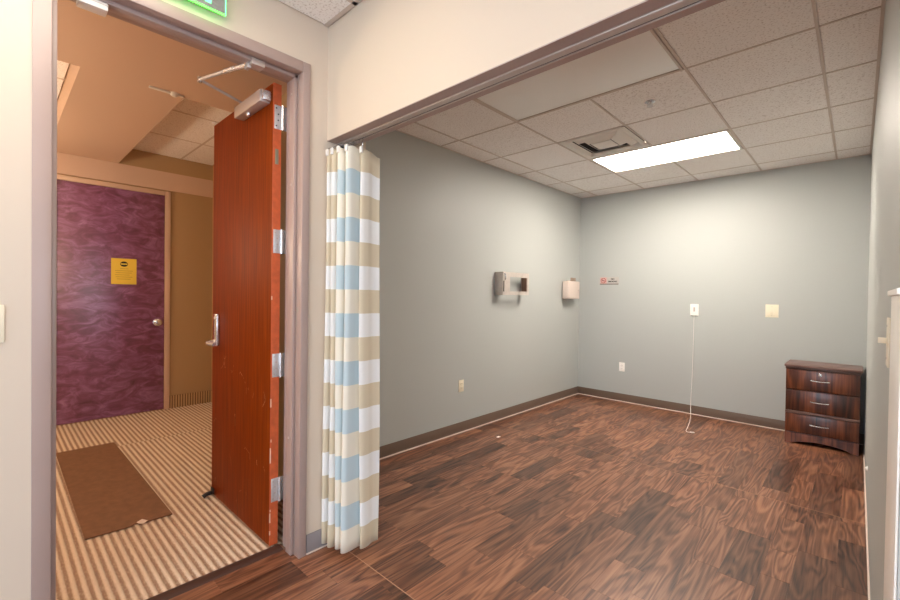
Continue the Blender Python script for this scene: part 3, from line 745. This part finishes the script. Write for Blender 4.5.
# nurse-call pull station with its cord
pc = thing('pull_cord_station', (-1.378, YB, 1.14), 'white pull cord box with long cord on the back wall', 'pull cord')
box('cover_plate', M['white_plastic'], pc, -1.422, -1.334, YB - .012, YB, 1.146, 1.282, .004)
box('button', M['alu'], pc, -1.388, -1.368, YB - .016, YB - .012, 1.195, 1.245, .002)
box('cord_slot', M['ink'], pc, -1.415, -1.341, YB - .014, YB - .006, 1.143, 1.148)
pts = [(-1.378, YB - .016, 1.15), (-1.378, YB - .02, .9), (-1.380, YB - .028, .5), (-1.386, YB - .04, .2), (-1.38, YB - .07, .08), (-1.345, YB - .20, .03)]
pts += [(-1.30, 5.18, .008), (-1.262, 4.95, .006), (-1.245, 4.83, .006), (-1.225, 4.79, .006), (-1.19, 4.80, .006), (-1.175, 4.83, .006)]
MB().tube(pts, .0028, 6).build('cord', M['white_plastic'], pc)
MB().tube([(-1.20, 4.80, .007), (-1.165, 4.815, .007)], .006, 8).build('cord_end', M['white_plastic'], pc)

# no smoking plaque
ns = thing('no_smoking_sign', (-2.394, YB, 1.51), 'small silver no smoking plaque with red symbol on the back wall', 'sign')
box('plaque', M['plaque'], ns, -2.522, -2.268, YB - .005, YB, 1.512, 1.612, .002)
box('lower_border', mat('plaque_border', (120, 112, 106), .4), ns, -2.520, -2.270, YB - .0055, YB - .004, 1.513, 1.526)
box('symbol_field', M['pink_ink'], ns, -2.518, -2.428, YB - .0056, YB - .005, 1.526, 1.608)
sm = MB(); cxs, czs = -2.473, 1.567
sm.tube([(cxs + .031 * math.cos(a), YB - .006, czs + .031 * math.sin(a)) for a in [k * math.pi / 12 for k in range(24)]], .004, 6, closed=True)
sm.tube([(cxs - .022, YB - .006, czs + .022), (cxs + .022, YB - .006, czs - .022)], .0035, 6)
sm.build('prohibition_ring', M['red_ink'], ns)
box('cigarette', M['ink'], ns, cxs - .020, cxs + .016, YB - .0064, YB - .0055, czs - .005, czs + .003)
text_obj('lettering', 'NO', .030, M['ink'], ns, (-2.348, YB - .0052, 1.585), (1, 0, 0), (0, 0, 1), .0004, bold=.001)
text_obj('lettering', 'SMOKING', .026, M['ink'], ns, (-2.348, YB - .0052, 1.553), (1, 0, 0), (0, 0, 1), .0004, bold=.001)

# metal wall bracket with open frame
br = thing('wall_bracket', (XL, 3.86, 1.35), 'brushed metal open-fronted box bracket on the alcove side wall', 'bracket')
BX, BY0, BY1, BZ0, BZ1 = XL + .105, 3.672, 4.165, 1.356, 1.600
box('side_plate', M['bright_metal'], br, XL, BX - .004, BY0, BY0 + .005, BZ0, BZ1, .001)
box('side_plate', M['bright_metal'], br, XL, BX - .004, BY1 - .005, BY1, BZ0, BZ1, .001)
f = MB()
f.box(BX - .004, BX, BY0, 3.800, BZ0, BZ1); f.box(BX - .004, BX, 4.130, BY1, BZ0, BZ1)
f.box(BX - .004, BX, 3.800, 4.130, BZ0, BZ0 + .040); f.box(BX - .004, BX, 3.800, 4.130, BZ1 - .050, BZ1)
f.build('front_frame', M['bright_metal'], br, smooth=False)
box('inner_plate', mat('bronze_plate', (120, 92, 76), .45, .4), br, BX - .065, BX - .004, 4.112, 4.130, BZ0 + .042, BZ1 - .052, .002)
box('back_strap', M['bright_metal'], br, XL, XL + .004, BY0, BY1, BZ1 - .030, BZ1, .001)
box('back_strap', M['bright_metal'], br, XL, XL + .004, BY0, BY1, BZ0, BZ0 + .02, .001)
box('catch_slot', M['dark'], br, BX - .004, BX + .0008, 3.680, 3.698, BZ0 + .035, BZ0 + .150)
MB().tube([(BX - .001, 3.708, BZ1 - .085), (BX + .012, 3.703, BZ1 - .070), (BX + .012, 3.698, BZ1 - .030), (BX - .001, 3.696, BZ1 - .015)], .007, 8).build('catch', M['chrome'], br)

# white dispenser box near the corner
bx = thing('wall_box', (XL, 5.23, 1.32), 'white box with metal clip mounted near the alcove corner', 'wall box')
box('mount', M['steel'], bx, XL, XL + .02, 5.12, 5.36, 1.34, 1.55, .002)
box('case', M['offwhite'], bx, XL + .018, XL + .105, 5.085, 5.385, 1.318, 1.548, .006)
box('lid', M['offwhite'], bx, XL + .105, XL + .112, 5.095, 5.375, 1.325, 1.540, .003)
MB().box(XL + .03, XL + .10, 5.16, 5.30, 1.548, 1.556, .001).box(XL + .085, XL + .10, 5.17, 5.29, 1.556, 1.595, .003).build('clip', mat('bronze_clip', (164, 142, 126), .4, .6), bx)
MB().lathe((XL + .112, 5.34, 1.43), (1, 0, 0), [(0, .007), (.004, .007), (.005, .003)], 12).build('latch', M['alu'], bx)

# walnut drawer cabinet
NX0, NX1, NY0, NY1 = -.484, .030, 5.165, 5.570
nb = thing('drawer_cabinet', ((NX0 + NX1) / 2, (NY0 + NY1) / 2, 0), 'dark walnut three-drawer bedside cabinet in the alcove corner', 'cabinet')
c = MB(); c.box(NX0, NX0 + .018, NY0 + .012, NY1, .0, .702); c.box(NX1 - .018, NX1, NY0 + .012, NY1, .0, .702); c.box(NX0, NX1, NY1 - .01, NY1, .02, .702); c.box(NX0, NX1, NY0 + .02, NY1, .10, .115)
c.build('carcass', M['walnut'], nb, smooth=False)
MB().box(NX0 - .012, NX1 + .014, NY0 - .012, NY1, .720, .742, .004).box(NX0 - .004, NX1 + .006, NY0 - .004, NY1, .702, .720, .003).build('top', M['walnut_top'], nb)
for k, (z0, z1) in enumerate(((.512, .698), (.312, .506), (.110, .282))):
    d = MB().box(NX0 + .002, NX1 - .002, NY0, NY0 + .018, z0, z1, .003).build('drawer', M['walnut'], nb)
    zc = z0 + (z1 - z0) * .52; hx = (NX0 + NX1) / 2 - .01
    MB().tube([(hx - .062, NY0, zc), (hx - .062, NY0 - .018, zc), (hx - .05, NY0 - .026, zc - .001), (hx, NY0 - .029, zc - .003), (hx + .05, NY0 - .026, zc - .001), (hx + .062, NY0 - .018, zc), (hx + .062, NY0, zc)], .0052, 8).build('handle', M['chrome'], d)
    if k == 0: MB().lathe((hx, NY0, z1 - .035), (0, -1, 0), [(0, .013), (.004, .013), (.006, .010), (.006, .003)], 18).build('lock', M['chrome'], d)
box('divider_strip', M['walnut_top'], nb, NX0, NX1, NY0 - .002, NY0 + .02, .286, .308, .002)
pl = []
for k in range(13):
    t = k / 12; pl.append((NX0 + .045 + (NX1 - NX0 - .09) * t, .042 * math.sin(math.pi * t) ** .6 if 0 < t < 1 else 0))
MB().prism([(NX0, 0)] + pl + [(NX1, 0), (NX1, .104), (NX0, .104)], 1, NY0 + .004, NY0 + .02).build('plinth', M['walnut'], nb, smooth=False)

# white half-height panel on the right-hand wall
wp = thing('wall_panel', (XR, 1.40, 0), 'white half-height wall panel with capped top at the picture edge', 'wall panel')
box('board', M['white_plastic'], wp, XR - .005, XR, 1.212, 1.560, .010, 1.362, .002)
box('cap', M['white_plastic'], wp, XR - .012, XR, 1.212, 1.570, 1.362, 1.376, .003)

# paper scrap on the floor
tag(MB().box(-2.480, -2.455, 3.290, 3.330, .0006, .003, .0008).build('paper_scrap', M['paper_white']), 'tiny white paper scrap on the wood floor', 'paper')

# slim bar on the corridor ceiling, unseen globe lamps added to warm the corridor
cbm = thing('ceiling_fixture', (-3.40, .80, HC), 'slim white bar with round boss on the corridor ceiling', 'ceiling fixture')
box('bar', M['white_paint'], cbm, -3.41, -3.385, .70, .90, HC - .012, HC - .0005, .003)
MB().lathe((-3.397, .845, HC), (0, 0, -1), [(0, .028), (.014, .026), (.024, .012)], 16).build('boss', M['white_paint'], cbm)
for k, (x, y, z) in enumerate(((-4.9, -.55, 1.9), (-3.2, -.75, 1.9))):
    t = thing('globe_lamp', (x, y, 0), ['warm globe floor lamp down the corridor beside the purple door', 'warm globe floor lamp down the corridor near the doorway'][k], 'lamp')
    MB().lathe((x, y, .005), (0, 0, 1), [(0, .14), (.02, .13), (.03, .02)], 24).build('base', M['steel'], t)
    MB().tube([(x, y, .03), (x, y, z - .08)], .012, 10).build('pole', M['steel'], t)
    MB().lathe((x, y, z - .09), (0, 0, 1), [(0, .02), (.02, .06), (.06, .09), (.09, .1), (.12, .09), (.16, .06), (.18, .02)], 20).build('lamp_shade', M['globe'], t)
